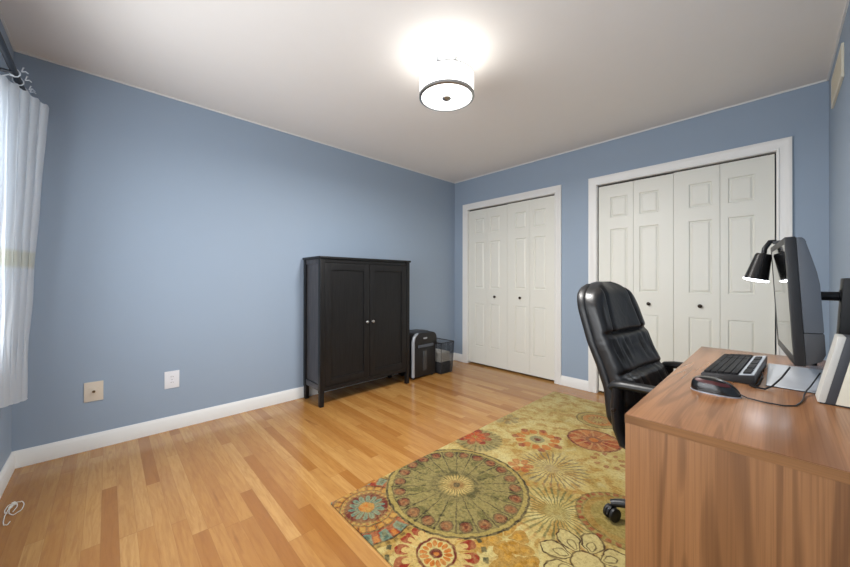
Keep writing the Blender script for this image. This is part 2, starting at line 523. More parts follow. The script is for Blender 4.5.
# window wall (behind the photographer's left shoulder)
wx0, wx1, wz0, wz1 = .62, 2.95, .72, 1.96
b = B()
for x0, x1, z0, z1 in ((0, wx0, 0, H), (wx1, W, 0, H), (wx0, wx1, 0, wz0), (wx0, wx1, wz1, H)):
    b.box(x0, x1, L0-.14, L0, z0, z1)
struct(b, 'wall_front', WALL_BLUE, 'blue window wall at the left edge')
win = thing('window_1', 'white framed double-hung window behind the curtain', None, (0, L0, 0), kind='structure')
b = B()
for x0, x1, z0, z1 in ((wx0, wx0+.05, wz0, wz1), (wx1-.05, wx1, wz0, wz1), (wx0, wx1, wz0, wz0+.05), (wx0, wx1, wz1-.05, wz1), (wx0, wx1, 1.35, 1.40)):
    b.box(x0, x1, -.10, -.05, z0, z1, .004)
b.obj('frame', TRIM, win)
B().box(wx0+.02, wx1-.02, -.078, -.072, wz0+.02, wz1-.02).obj('pane', GLASS, win)
b = B()
for x0, x1, z0, z1 in ((wx0-.07, wx0, wz0-.02, wz1+.07), (wx1, wx1+.07, wz0-.02, wz1+.07), (wx0, wx1, wz1, wz1+.07), (wx0-.1, wx1+.1, wz0-.04, wz0)):
    b.box(x0, x1, 0.0, .018, z0, z1, .004)
b.obj('casing', TRIM, win)

# baseboards
BH, BT = .098, .0152
prof = [(0, 0), (BT, 0), (BT, .068), (.0125, .073), (.0125, .079), (.0085, .084), (.0065, .094), (0.004, BH), (0, BH)]
struct(B().prism(prof, 'y', L0, 0), 'baseboard_left', TRIM, 'white baseboard along the long blue wall')
struct(B().prism([(W-a, z) for a, z in prof], 'y', L0, 0), 'baseboard_right', TRIM, 'white baseboard behind the desk')
struct(B().prism([(L0+a, z) for a, z in prof], 'x', 0, W), 'baseboard_front', TRIM, 'white baseboard below the window')
for nm, x0, x1, lb in (('baseboard_back', 0, A1, 'short white baseboard left of the smaller-looking closet'), ('baseboard_back.001', A2, B1, 'white baseboard between the two closets'), ('baseboard_back.002', B2, W, 'short white baseboard right of the near closet')):
    struct(B().prism([(-a, z) for a, z in prof], 'x', x0, x1), nm, TRIM, lb)
# pale caulk line where walls meet the ceiling
q = .009
b = B()
b.box(0, q, L0, 0, H-q, H); b.box(W-q, W, L0, 0, H-q, H); b.box(0, W, -q, 0, H-q, H); b.box(0, W, L0, L0+q, H-q, H)
struct(b, 'trim_3', TRIM, 'thin pale line where the blue walls meet the ceiling')

# closet casings
def casing(name, x0, x1, zt, lb):
    # profile: (offset outward from opening, depth toward room)
    pr = [(0, 0), (0, .012), (.010, .016), (.012, .011), (.050, .014), (.058, .019), (CW, .019), (CW, 0)]
    t = bmesh.new(); rows = []
    for k in range(4):
        row = []
        for o, d in pr:
            X = x0-o if k < 2 else x1+o
            Z = 0 if k in (0, 3) else zt+o
            row.append(t.verts.new((X, -d, Z)))
        rows.append(row)
    n = len(pr)
    for a, c in zip(rows, rows[1:]):
        for i in range(n):
            t.faces.new((a[i], a[(i+1) % n], c[(i+1) % n], c[i]))
    t.faces.new(rows[0]); t.faces.new(rows[-1][::-1])
    bmesh.ops.recalc_face_normals(t, faces=t.faces)
    bb = B(); bb._merge(t)
    # jamb lining
    bb.box(x0, x0+.004, 0, .11, 0, zt); bb.box(x1-.004, x1, 0, .11, 0, zt); bb.box(x0, x1, 0, .11, zt-.004, zt)
    struct(bb, name, TRIM, lb)
casing('trim_1', o1[0], o1[1], OT, 'white casing around the closet in the far corner')
casing('trim_2', o2[0], o2[1], OT, 'white casing around the closet behind the desk')

def leaf_mesh(x0, x1, zb, zt, outer_left, y):
    """bifold leaf with three raised panels; face toward -y"""
    big, small = .103, .046
    px0 = x0+(big if outer_left else small); px1 = x1-(small if outer_left else big)
    rows = [(.245, .795), (.995, 1.59), (1.70, 1.895)]
    b = B()
    t = bmesh.new()
    xs = [x0, px0, px1, x1]; zs = [zb]+[v for r in rows for v in r]+[zt]
    V = [[t.verts.new((X, y, Z)) for X in xs] for Z in zs]
    cells = []
    for j in range(len(zs)-1):
        for i in range(3):
            f = t.faces.new((V[j][i], V[j][i+1], V[j+1][i+1], V[j+1][i]))
            if i == 1 and j % 2 == 1: cells.append((j, f))
    for j, f in cells:
        r1 = bmesh.ops.inset_region(t, faces=[f], thickness=.010, depth=0)
        for v in f.verts: v.co.y += .0085
        bmesh.ops.inset_region(t, faces=[f], thickness=.006, depth=0)
        bmesh.ops.inset_region(t, faces=[f], thickness=.018, depth=0)
        for v in f.verts: v.co.y -= .0065
    ext = bmesh.ops.extrude_face_region(t, geom=t.faces[:])
    # closed back and rim
    for v in [e for e in ext['geom'] if isinstance(e, bmesh.types.BMVert)]:
        v.co.y = y+.034
    bmesh.ops.recalc_face_normals(t, faces=t.faces)
    b._merge(t)
    return b
def knob_mesh():
    return B().lathe([(0, .027), (.006, .0265), (.0125, .024), (.015, .0195), (.0135, .015), (.008, .012), (.0062, .006), (.009, .002), (.011, 0)], 20, M=Rm(PI/2, 'X'))
DY = .016
pairs = [('door_1', o1, 0, 'left bifold pair of the far corner closet'), ('door_2', o1, 1, 'right bifold pair of the far corner closet'),
         ('door_3', o2, 0, 'left bifold pair of the closet behind the chair'), ('door_4', o2, 1, 'right bifold pair of the closet behind the monitor')]
for name, (xa, xb), side, lb in pairs:
    t = thing(name, 'white six-panel '+lb, None, ((xa+xb)/2, DY, 0), kind='structure')
    gp = .006 if name in ('door_1', 'door_2') else .011
    xa2, xb2 = xa+gp, xb-gp
    w = (xb2-xa2)/4
    for k in (0, 1):
        i = side*2+k
        x0 = xa2+i*w+.0012; x1 = xa2+(i+1)*w-.0012
        top = OT-.018-(.004 if side == 0 else 0)
        lf = leaf_mesh(x0-(xa+xb)/2, x1-(xa+xb)/2, .022, top, k == 0, 0).obj('leaf', DOORW, t, 25)
        if (side == 0 and k == 1) or (side == 1 and k == 0):
            kx = (x0+x1)/2 + (.028 if k == 0 else -.028)
            ko = knob_mesh().xf(T((kx-(xa+xb)/2, -.0, .893))).obj('knob', BRONZE, lf)
            ko['label'] = 'small round dark bronze knob'
for i, (xa, xb) in enumerate((o1, o2)):  # solid dark strips stand in for the shade above the doors
    b = B().box(xa+.005, xb-.005, .035, .07, OT-.016, OT-.0045)
    struct(b, 'trim_%d' % (4+i), DARKGAP, 'dark strip painted as shade in the track gap above the '+('far corner closet doors' if i == 0 else 'closet doors behind the desk'))

# ------------------------------------------------------------------ ceiling light
cl = thing('ceiling_light', 'round white drum ceiling light, lit, with silver rim', 'ceiling light', (1.70, -2.0, H))
B().lathe([(0, 0), (.062, 0), (.062, -.012), (.045, -.022), (.018, -.027), (0, -.027)], 32).obj('canopy', CHROME, cl)
B().lathe([(0, -.02), (.008, -.02), (.008, -.232), (0, -.232)], 12).obj('stem', CHROME, cl)
R_ = .161
B().lathe([(R_-.003, -.123), (R_, -.123), (R_, -.236), (R_-.003, -.236), (R_-.003, -.123)], 64).obj('shade', SHADE, cl)
B().lathe([(R_+.0015, -.230), (R_+.004, -.232), (R_+.004, -.246), (R_-.010, -.249), (R_-.010, -.236), (R_+.0015, -.230)], 64).obj('rim', CHROME, cl)['label'] = 'dark silver rim around the diffuser'
B().lathe([(R_-.003, -.122), (R_+.002, -.121), (R_+.002, -.127), (R_-.003, -.127)], 64).obj('upper_rim', CHROME, cl)
B().lathe([(0, -.238), (R_-.009, -.238), (R_-.009, -.243), (.1, -.246), (0, -.248)], 64).obj('diffuser', DIFFUSER, cl)
B().lathe([(0, -.247), (.027, -.247), (.028, -.252), (.018, -.259), (.007, -.263), (0, -.264)], 24).obj('finial', CHROME, cl)
b = B()
for a in range(3):
    M = Rm(a*2*PI/3+.4, 'Z')
    b.tube([M @ Vector((.0, 0, -.13)), M @ Vector((R_-.002, 0, -.126))], .003, 8)
b.obj('spider', CHROME, cl)
for a in range(2):
    M = Rm(a*PI+.9, 'Z')
    b = B().lathe([(0, 0), (.012, -.002), (.015, -.02), (.028, -.045), (.026, -.065), (.012, -.082), (0, -.085)], 20, M=M @ T((.07, 0, -.14)))
    b.obj('bulb', emissive('lit_bulb' if a == 0 else 'lit_bulb_pair', (255, 244, 230), 5), cl)

# ------------------------------------------------------------------ rug
rx0, rx1, ry0, ry1 = 1.556, 3.08, -2.675, -.285
def rugf():
    b = B().box(rx0, rx1, ry0, ry1, 0.0005, .0085, .003)
    return b
tag(rugf().obj('rug', RUG), 'olive and cream area rug with red, orange and green floral medallions', 'rug')

# ------------------------------------------------------------------ cabinet
X0, X1, Y0, Y1, CH = .030, .368, -2.150, -1.138, 1.305
cab = thing('storage_cabinet', 'tall black-brown two-door wooden cabinet on short legs', 'cabinet', (X0, Y0, 0))
cw, cd = Y1-Y0, X1-X0
def cbox(b, x0, x1, y0, y1, z0, z1, bev=.002): return b.box(x0, x1, y0, y1, z0, z1, bev)
cbox(B(), -.004, cd+.010, -.010, cw+.010, CH-.020, CH, .003).obj('top', BLACKWOOD, cab)
for x, y in ((0, 0), (0, cw-.042), (cd-.042, 0), (cd-.042, cw-.042)):
    cbox(B(), x, x+.042, y, y+.042, .12, CH-.0205).box(x+.003, x+.039, y+.003, y+.039, 0, .122, .003).obj('leg', BLACKWOOD, cab)
for y in (0.006, cw-.026):
    b = B()
    b.box(.042, cd-.042, y+.008, y+.016, .19, CH-.06)
    b.box(.042, cd-.042, y, y+.020, .135, .185, .002); b.box(.042, cd-.042, y, y+.020, CH-.065, CH-.0205, .002)
    b.obj('side_panel', SIDEWOOD, cab)
B().box(.006, .014, .042, cw-.042, .14, CH-.03).obj('back_panel', BLACKWOOD, cab)
cbox(B(), cd-.030, cd-.008, .042, cw-.042, .130, .168).obj('bottom_rail', BLACKWOOD, cab)
cbox(B(), cd-.030, cd-.008, .042, cw-.042, CH-.055, CH-.0205).obj('top_rail', BLACKWOOD, cab)
B().box(.014, cd-.03, .02, cw-.02, .150, .168).obj('floor_board', BLACKWOOD, cab)
dw = (cw-.084)/2
for k in (0, 1):
    y0 = .042+k*dw+.002; y1 = y0+dw-.004; z0, z1 = .172, CH-.058
    st = .062
    b = B()
    b.box(cd-.024, cd-.002, y0, y0+st, z0, z1, .0015); b.box(cd-.024, cd-.002, y1-st, y1, z0, z1, .0015)
    b.box(cd-.024, cd-.002, y0+st, y1-st, z0, z0+st, .0015); b.box(cd-.024, cd-.002, y0+st, y1-st, z1-st, z1, .0015)
    b.box(cd-.022, cd-.011, y0+st-.004, y1-st+.004, z0+st-.004, z1-st+.004)
    d = b.obj('door', BLACKWOOD, cab)
    ky = (y1-st/2) if k == 0 else (y0+st/2)
    B().lathe([(0, .026), (.008, .0255), (.0125, .022), (.0125, .017), (.006, .012), (.005, .003), (.008, 0)], 20, M=T((cd-.002, ky, .70)) @ Rm(PI/2, 'Y')).obj('knob', CHROME, d)['label'] = 'small round metal knob'

# ------------------------------------------------------------------ paper shredder
sh = thing('paper_shredder', 'black and silver paper shredder beside the cabinet', 'shredder', (.055, -1.055, 0))
sd, sw, shh = .275, .370, .505
def rrect(w, h, r, n=6, top_only=True):
    pts = []
    for cx, cz, a0 in ((w-r, h-r, 0), (r, h-r, PI/2)):
        for i in range(n+1):
            a = a0+i*PI/2/n
            pts.append((cx+r*math.cos(a), cz+r*math.sin(a)))
    return [(w, 0)]+pts+[(0, 0)]
for x, y in ((.03, .03), (.03, sw-.05), (sd-.05, .03), (sd-.05, sw-.05)):
    B().lathe([(0, 0), (.014, 0), (.014, .02), (0, .02)], 14, M=T((x+.01, y+.01, 0))).obj('foot', BLACKP, sh)
b = B().prism(rrect(sd-.01, .335, .004, 2), 'y', .012, sw-.012, .004, M=T((0, 0, .018)))
body = b.obj('waste_bin', BLACKP, sh)
B().box(sd-.012, sd-.006, sw*.5-.03, sw*.5+.03, .08, .30, .002).obj('window', simple('smoky_window', (60, 62, 64), .15), body)
b = B()
b.prism([(y, z) for y, z in rrect(sw, shh-.35, .075, 8)], 'x', 0.0, sd, .006, M=T((0, 0, .35)))
head = b.obj('cutter_head', BLACKP, sh)
B().box(.07, sd-.09, .05, sw-.05, shh-.004, shh+.003, .002).box(.11, .135, .06, sw-.06, shh+.001, shh+.005, .001).obj('feed_panel', DARKGREY, head)
B().box(sd-.004, sd+.010, .075, sw-.06, .345, .375, .004).obj('handle', MIDGREY, sh)['label'] = 'grey pull handle of the waste bin'
B().box(sd-.001, sd+.0015, sw*.5-.028, sw*.5+.028, .435, .452, .0005).obj('badge', SILVER, head)['label'] = 'small silver badge'
for y0 in (-.003, ):
    pts = [(sd-.025, .02), (sd+.004, .02), (sd+.004, shh-.075)]
    b = B()
    for i in range(9):
        pass
    path = [(sd-.014, .012, .03), (sd-.012, .010, .25), (sd-.012, .010, shh-.09), (sd-.012, .022, shh-.045), (sd-.012, .050, shh-.016), (sd-.012, .085, shh-.004)]
    b.tube(path, [.020, .020, .020, .019, .016, .011], 14)
    b.obj('side_band', SILVER, sh)['label'] = 'silver curved band down the left front edge'

# ------------------------------------------------------------------ wire wastebasket and papers
bx, by = .095, -.672
wb = thing('wastebasket', 'black wire mesh wastebasket in the corner beside the shredder', 'wastebasket', (bx, by, 0))
bw, bl, bh, tp = .295, .222, .365, .018
def lerp(a, b_, t): return a+(b_-a)*t
b = B()
def corner(i, z):
    t = tp*(1-z/bh)
    return [Vector((t, t, z)), Vector((bw-t, t, z)), Vector((bw-t, bl-t, z)), Vector((t, bl-t, z))][i % 4]
for i in range(4):
    n = 26 if i % 2 == 0 else 21
    for k in range(n+1):
        a = corner(i, .004).lerp(corner(i+1, .004), k/n); c = corner(i, bh).lerp(corner(i+1, bh), k/n)
        b.tube([a, c], 0.0013, 4, cap=False)
    for k in range(1, 33):
        z = bh*k/33
        b.tube([corner(i, z), corner(i+1, z)], 0.0013, 4, cap=False)
b.obj('mesh_wall', BLACKM, wb)['kind'] = 'stuff'
b = B()
for i in range(4): b.tube([corner(i, bh), corner(i+1, bh)], .0045, 8)
b.obj('rim', BLACKM, wb)
b = B().box(tp, bw-tp, tp, bl-tp, .0, .005, .001)
for i in range(4): b.tube([corner(i, .004), corner(i, bh)], .003, 6)
b.obj('base', BLACKM, wb)
pp = thing('paper_pile', 'white papers piled inside the mesh wastebasket', 'paper', (bx, by, .006))
k_mats = [simple('discarded_card', (70, 72, 76), .7), PAPER]
b = B()
b.box(tp+.012, bw-tp-.012, tp+.012, bl-tp-.012, 0.0, .125, .01)
b.obj('dark_waste', k_mats[0], pp)['label'] = 'dark waste below the papers'
b = B()
for k in range(9):
    z = .126+k*.0125; a = random.uniform(-.006, .006)
    b.box(tp+.014+a, bw-tp-.016+a, tp+.012, bl-tp-.014-abs(a), z, z+.011, .002)
b.obj('sheet_stack', PAPER, pp)

# ------------------------------------------------------------------ wall plates
def plate(name, label, y, z, w, h, mat):
    t = thing(name, label, 'wall plate', (0, y, z))
    B().box(0.0002, .0062, -w/2, w/2, -h/2, h/2, .0025).obj('cover_plate', mat, t)
    return t
t = plate('coax_outlet', 'beige wall plate with a coaxial jack, nearest the window curtain', -3.535, .372, .090, .125, ALMOND)
b = B().box(.006, .0085, -.022, .022, -.026, .026, .001); b.obj('insert', ALMOND, t)
B().lathe([(0, .018), (.002, .018), (.0022, .014), (.0048, .014), (.0048, .001), (.008, .001), (.008, 0), (0, 0)], 12, M=T((.0083, 0, 0)) @ Rm(PI/2, 'Y')).obj('connector', BRASSY, t)
t = plate('wall_outlet', 'white duplex electrical outlet low on the left wall', -3.127, .366, .088, .125, WHITEP)
for s in (-1, 1):
    so = B().prism([(.0165*math.cos(a), .0145*math.sin(a)) for a in [i*2*PI/16 for i in range(16)]], 'x', .006, .009, M=T((0, 0, s*.021))).obj('socket', WHITEP, t)
    for k, (dy, hh) in enumerate(((-.006, .008), (.006, .0065))):
        B().box(.0085, .0094, dy-.0012, dy+.0012, s*.021-hh/2+.002, s*.021+hh/2+.002).obj('slot', BRONZE, so)
B().lathe([(0, .0018), (.003, .001), (.0035, 0)], 10, M=T((.0062, 0, 0)) @ Rm(PI/2, 'Y')).obj('screw', CHROME, t)

# air return high on the right wall
av = thing('air_vent', 'pale louvred air return grille high on the right wall', 'air vent', (W, -.735, 2.150))
vl, vh, vt = .47, .175, .010
b = B()
b.box(-vt, 0, 0, .022, 0, vh, .002); b.box(-vt, 0, vl-.022, vl, 0, vh, .002); b.box(-vt, 0, .022, vl-.022, 0, .022, .002); b.box(-vt, 0, .022, vl-.022, vh-.022, vh, .002)
b.obj('frame', CREAM, av)
b = B()
for k in range(14):
    z = .026+k*.0094
    b.box(-.0045, .0045, .02, vl-.02, -.0007, .0007, M=T((-.0052, 0, z)) @ Rm(.6, 'Y'))
b.obj('louvre', CREAM, av)

# ------------------------------------------------------------------ curtain on its rod
RY, RZ = -3.782, 2.040
rod = thing('curtain_rod', 'dark curtain rod on the window wall', 'curtain rod', (.22, RY, RZ))
B().tube([(0, 0, 0), (2.72, 0, 0)], .0125, 16).obj('pole', NAVY, rod)
for s, x in ((-1, 0), (1, 2.72)):
    B().lathe([(0, 0), (.0165, .0), (.0165, .02), (.010, .026), (0, .026)], 16, M=T((x, 0, 0)) @ Rm(s*PI/2, 'Y')).obj('finial', NAVY, rod)
for x in (.50, 2.62):
    b = B().tube([(x, 0, -.016), (x, -.05, -.018), (x, L0-RY+.004, -.018)], .007, 10)
    b.lathe([(0, 0), (.022, 0), (.022, .005), (0, .005)], 16, M=T((x, L0-RY, -.018)) @ Rm(-PI/2, 'X'))
    b.obj('bracket', NAVY, rod)

ct, cb = 2.020, .470
cur = thing('curtain', 'white tie-top woven curtain hanging at the window', 'curtain', (0, 0, 0))
def cpt(u, v):
    """u along the gathered width, v from top (0) to hem (1)"""
    top = (1-v)**1.3
    x0, y0 = lerp(.36, .40, top), lerp(-3.782, -3.708, top)
    x1, y1 = .70, lerp(-3.832, -3.838, top)
    t = u
    ph = u*2*PI*5.0
    f = math.sin(ph-.6)
    f = math.copysign(abs(f)**.7, f)
    am = lerp(.018, .030, top)
    x = lerp(x0, x1, t) + am*f + .006*math.sin(v*9+u*17)*(1-top)
    y = lerp(y0, y1, t) + .007*math.cos(ph-.6)*lerp(.6, 1, top) + .003*math.sin(v*21+u*31)*(1-top)
    z = lerp(ct, cb+.06*u, v) - .010*(1-math.cos(2*(ph-.6)))*.5*max(0, 1-v*12)
    return Vector((x, max(y, L0+.012), z))
def sheet():
    t = bmesh.new(); nu, nv = 160, 70
    rows = [[t.verts.new(cpt(i/(nu-1), j/(nv-1))) for i in range(nu)] for j in range(nv)]
    for j in range(nv-1):
        for i in range(nu-1):
            t.faces.new((rows[j][i], rows[j][i+1], rows[j+1][i+1], rows[j+1][i]))
    b = B(); b._merge(t, 0, True)
    return b
sheet().obj('panel', CURTAIN, cur, 0)
b = B()
b.tube([cpt(i/159, 1)+Vector((0, 0, .004)) for i in range(160)], .0022, 5)
b.obj('hem', CURTAIN, cur)
for k, u in enumerate((.10, .36, .62, .88)):
    p = cpt(u, 0)
    kx = min(max(p.x, .42), .68)
    b = B()
    loop = [p+Vector((0, 0, -.012)), Vector((kx, lerp(p.y, RY, .6), ct+.004))]
    for i in range(11):
        a = -PI/2+2*PI*i/10
        loop.append(Vector((kx+.006*math.sin(a*.5), RY+.0175*math.cos(a), RZ+.0175*math.sin(a))))
    b.tube(loop, .0024, 8)
    kn = Vector((kx, RY+.021, RZ+.012))
    for dx, dy, dz in ((.008, .010, .018), (-.008, .020, .002)):
        b.tube([kn, kn+Vector((dx*.5, dy*.6, dz*.8+.006)), kn+Vector((dx, dy, dz))], [.0024, .0022, .0014], 6)
    b.obj('tie', CURTAIN, cur)

# ------------------------------------------------------------------ white cord on the floor
wc = thing('white_cord', 'loose white cord with a small connector lying on the floor by the window', 'cord', (.500, -3.806, 0))
def loopc(cx, cy, rx, ry, a0, a1, n=22, z=.004, tilt=0):
    return [(cx+rx*math.cos(lerp(a0, a1, i/n)), cy+ry*math.sin(lerp(a0, a1, i/n)), z+.004*math.sin(i*.8)**2) for i in range(n+1)]
b = B()
b.tube(loopc(.055, .022, .060, .022, PI*.9, PI*2.9, z=.004), .0017, 8)
b.tube(loopc(.045, .004, .050, .018, PI*.2, PI*1.9, z=.006), .0017, 8)
b.tube(loopc(.10, .010, .10, .016, PI, PI*2.2, z=.0045), .0017, 8)
b.obj('cord_loops', CORDW, wc)
b = B().box(-.011, .011, -.006, .006, 0, .011, .003, M=T((.0, .008, .001)) @ Rm(.5, 'Z'))
b.box(-.008, .008, -.005, .005, 0, .010, .003, M=T((.025, .0, .001)) @ Rm(-.3, 'Z'))
b.obj('connector', CORDW, wc)

# ------------------------------------------------------------------ desk
DX, DY0, DY1, DZ = 2.779, -2.452, -1.112, .740
dk = thing('desk', 'brown wood laminate desk against the right wall', 'desk', (DX, DY0, 0))
dd, dl = W-.018-DX, DY1-DY0
FZ = .0095
B().box(0, dd, 0, dl, DZ-.024, DZ, .0016).obj('top', DESK_H, dk)
b = B().box(.0005, dd, .0005, .0245, FZ, DZ-.0243, .001); b.obj('side_panel', DESK_V, dk)
b = B().box(.0005, dd, dl-.0245, dl-.0005, FZ, DZ-.0243, .001); b.obj('side_panel', DESK_V, dk)
B().box(-.0004, dd, -.0012, .0002, DZ-.0236, DZ-.0016).obj('edge_band', DESK_E, dk)
B().box(dd-.03, dd-.014, .0246, dl-.0246, .36, DZ-.0243, .001).obj('back_panel', DESK_V, dk)

# ------------------------------------------------------------------ monitor on its stand
mo = thing('monitor', 'large dark grey computer monitor on a stand with silver base plate', 'monitor', (3.09, -1.60, DZ))
tilt = -math.radians(3.0)
# side profile: (depth from the front, height above the desk)
mz0, mz1 = .082, .505
pan = link(bpy.data.objects.new('display', None))
bpy.data.objects.remove(pan)
rot = T((-.017, 0, .29)) @ Rm(math.radians(4.3), 'Z') @ Rm(tilt, 'Y') @ T((0, 0, -.29))
hw = .245
sp = [(.026, mz0+.002), (.078, mz0+.022), (.086, mz0+.05), (.086, .345), (.080, .385), (.068, .43), (.050, mz1-.012), (.040, mz1-.004), (.026, mz1-.001)]
def cap_of(z0, z1):
    pass
b = B().prism([(.0255, .190), (.0705, .190), (.070, .345), (.066, .385), (.058, .43), (.046, mz1-.012), (.040, mz1-.004), (.0255, mz1-.002)], 'y', -hw+.004, hw-.004, .006, M=rot)
b.obj('rear_housing', MIDGREY, mo)
b = B().prism([(.0255, mz0+.002), (.060, mz0+.018), (.070, mz0+.04), (.0705, .189), (.0255, .189)], 'y', -hw+.004, hw-.004, .004, M=rot)
b.obj('lower_housing', DARKGREY, mo)['label'] = 'darker lower rear housing'
b = B()
bz = .022
b.box(0, .0253, -hw, -hw+bz, mz0, mz1, .003, M=rot); b.box(0, .0253, hw-bz, hw, mz0, mz1, .003, M=rot)
b.box(0, .0253, -hw+bz, hw-bz, mz0, mz0+.03, .003, M=rot); b.box(0, .0253, -hw+bz, hw-bz, mz1-bz, mz1, .003, M=rot)
b.obj('bezel', BLACKP, mo)
B().box(.0012, .012, -hw+bz-.002, hw-bz+.002, mz0+.028, mz1-bz+.002, M=rot).obj('screen', SCREEN, mo)
B().lathe([(0, 0), (.016, 0), (.016, .07), (.024, .072), (.026, .095), (0, .095)], 20, M=T((.053, 0, .306)) @ Rm(PI/2, 'Y')).obj('stand_arm', BLACKM, mo)
b = B().prism([(.112, .006), (.182, .006), (.178, .37), (.130, .37)], 'y', -.04, .04, .006)
b.obj('stand_post', BLACKP, mo)
B().box(-.052, .188, -.232, .20, 0.0, .005, .002).obj('base_plate', PLATE, mo)['label'] = 'flat silver base plate'
B().box(-.0535, .1895, -.2335, .2015, 0.0002, .0028, .001).obj('base_foot', BLACKP, mo)
B().lathe([(0, 0), (.012, 0), (.012, .03), (.008, .034), (0, .034)], 14, M=rot @ T((.055, -.10, mz0-.018))).obj('plug', BLACKP, mo)
b = B()
b.lathe([(0, .004), (.004, .003), (.005, 0)], 10, M=rot @ T((.056, -.13, .494)) @ Rm(.5, 'Y'))
b.obj('button', BLACKP, mo)

# ------------------------------------------------------------------ keyboard
kb = thing('keyboard', 'black computer keyboard with silver strip lying on the desk', 'keyboard', (2.950, -1.630, DZ), math.radians(-3))
kb.scale = (1, 1, 1.3)
kl = .455; kd = .145   # local: x = toward the wall (rear), y = along the desk
pro = [(-kd/2, 0.001), (-kd/2, .010), (-kd/2+.008, .014), (.030, .021), (.0725, .027), (.0725, .003), (.06, 0.001)]
B().prism(pro, 'y', -kl/2, kl/2, .002).obj('body', BLACKP, kb)
def ktop(x):
    return lerp(.014, .021, (x+.0645)/.0945) if x < .03 else lerp(.021, .027, (x-.03)/.0425)
slope = math.atan2(.007, .0945)
b = B().box(-.0195, .0195, -kl/2+.003, kl/2-.003, -.001, .0016, .001, M=T((.0512, 0, .0244)) @ Rm(-math.atan2(.006, .0425), 'Y'))
b.obj('silver_strip', SILVER, kb)
km = B().prism([(-.0085, -.0085), (.0085, -.0085), (.0085, .0085), (-.0085, .0085)], 'z', 0, .007, .0016)
key0 = km.obj('key', KEYS, kb)
first = True
rows_x = [-.055, -.0362, -.0174, .0014, .0202]
for ri, xx in enumerate(rows_x):
    y = -kl/2+.016
    n = 0
    while y < kl/2-.012:
        if ri == 0 and -.10 < y < .02:
            if y < -.08:
                kk = key0.copy() if not first else key0
                if kk is not key0: link(kk)
                kk.scale = (1, 6.0, 1); kk.location = (xx, -.04, ktop(xx)-.0012); kk.rotation_euler = (0, -slope, 0); first = False
            y += .0215; continue
        kk = key0 if first else key0.copy()
        if not first:
            link(kk)
        first = False
        kk.scale = (1, 1.13, 1)
        kk.parent = kb
        kk.location = (xx, y, ktop(xx)-.0012); kk.rotation_euler = (0, -slope, 0)
        y += .0215; n += 1
        if n in (15, 18): y += .006
fk = math.atan2(.006, .0425)
for k, y in enumerate((-.20, -.172, -.144, -.10, -.072, -.044, .0, .028, .056, .10, .128, .156)):
    kk = key0.copy(); link(kk); kk.parent = kb; kk.scale = (1.2, 1.3, .7)
    kk.location = (.052, y, .0255); kk.rotation_euler = (0, -fk, 0)
b = B().tube([(.0725, -.03, .012), (.079, -.06, .006), (.080, -.13, .0032), (.080, -.20, .003), (.078, -.235, .0032), (.062, -.25, .004), (.074, -.268, .004), (.10, -.262, .003), (.115, -.245, .010), (.135, -.21, .030), (.152, -.175, .054)], .0024, 8)
b.obj('cable', BLACKP, kb)

# ------------------------------------------------------------------ mouse
ms = thing('computer_mouse', 'black and dark red computer mouse on the desk corner', 'mouse', (2.926, -2.050, DZ), math.radians(-4))
def mpt(u, v, s=1.0, zs=1.0):
    a = 2*PI*u
    ca, sa = math.cos(a), math.sin(a)
    n = 2.5
    ex = .061*math.copysign(abs(ca)**(2/n), ca)
    ey = .033*math.copysign(abs(sa)**(2/n), sa)*(1+.10*math.cos(a+PI))
    k = math.cos(v*PI/2)**.55
    h = .043*math.sin(v*PI/2)**.9
    px = ex*k - .006*math.sin(v*PI/2)
    hh = h*(1-.30*max(0, px/.061))*1.0
    return Vector((px*s, ey*k*s, .004+hh*zs))
b = B().grid(lambda u, v: mpt(u, v*.995), 40, 18, True, caps=True)
b.obj('shell', BLACKG, ms)
b = B()
for s in (0, 1):
    def side(u, v, s=s):
        a = lerp(.09, .41, u)+s*.5
        if s: a = 1.0-lerp(.09, .41, u)
        p = mpt(a, lerp(.50, .72, v)-.10*math.sin(u*PI))
        c = Vector((0, 0, .012))
        return p+(p-c).normalized()*.0012
    b.grid(side, 24, 8)
b.obj('side_grip', REDP, ms)['label'] = 'glossy dark red side grip'
B().prism([(.0625*math.copysign(abs(math.cos(a))**.8, math.cos(a)), .0345*math.copysign(abs(math.sin(a))**.8, math.sin(a))) for a in [2*PI*i/40 for i in range(40)]], 'z', .0004, .0030).obj('base', SILVER, ms)
B().lathe([(0, -.003), (.009, -.003), (.010, -.001), (.010, .001), (.009, .003), (0, .003)], 18, M=T((.034, 0, .024)) @ Rm(PI/2, 'X')).obj('scroll_wheel', DARKGREY, ms)
b = B().tube([(.059, 0, .010), (.075, -.002, .004), (.11, -.006, .0025), (.15, -.002, .0025), (.172, .022, .0025), (.180, .07, .0025), (.184, .12, .0030), (.184, .17, .006), (.188, .205, .0125), (.194, .25, .016), (.204, .31, .030), (.214, .36, .046)], .0019, 8)
b.obj('cable', BLACKP, ms)

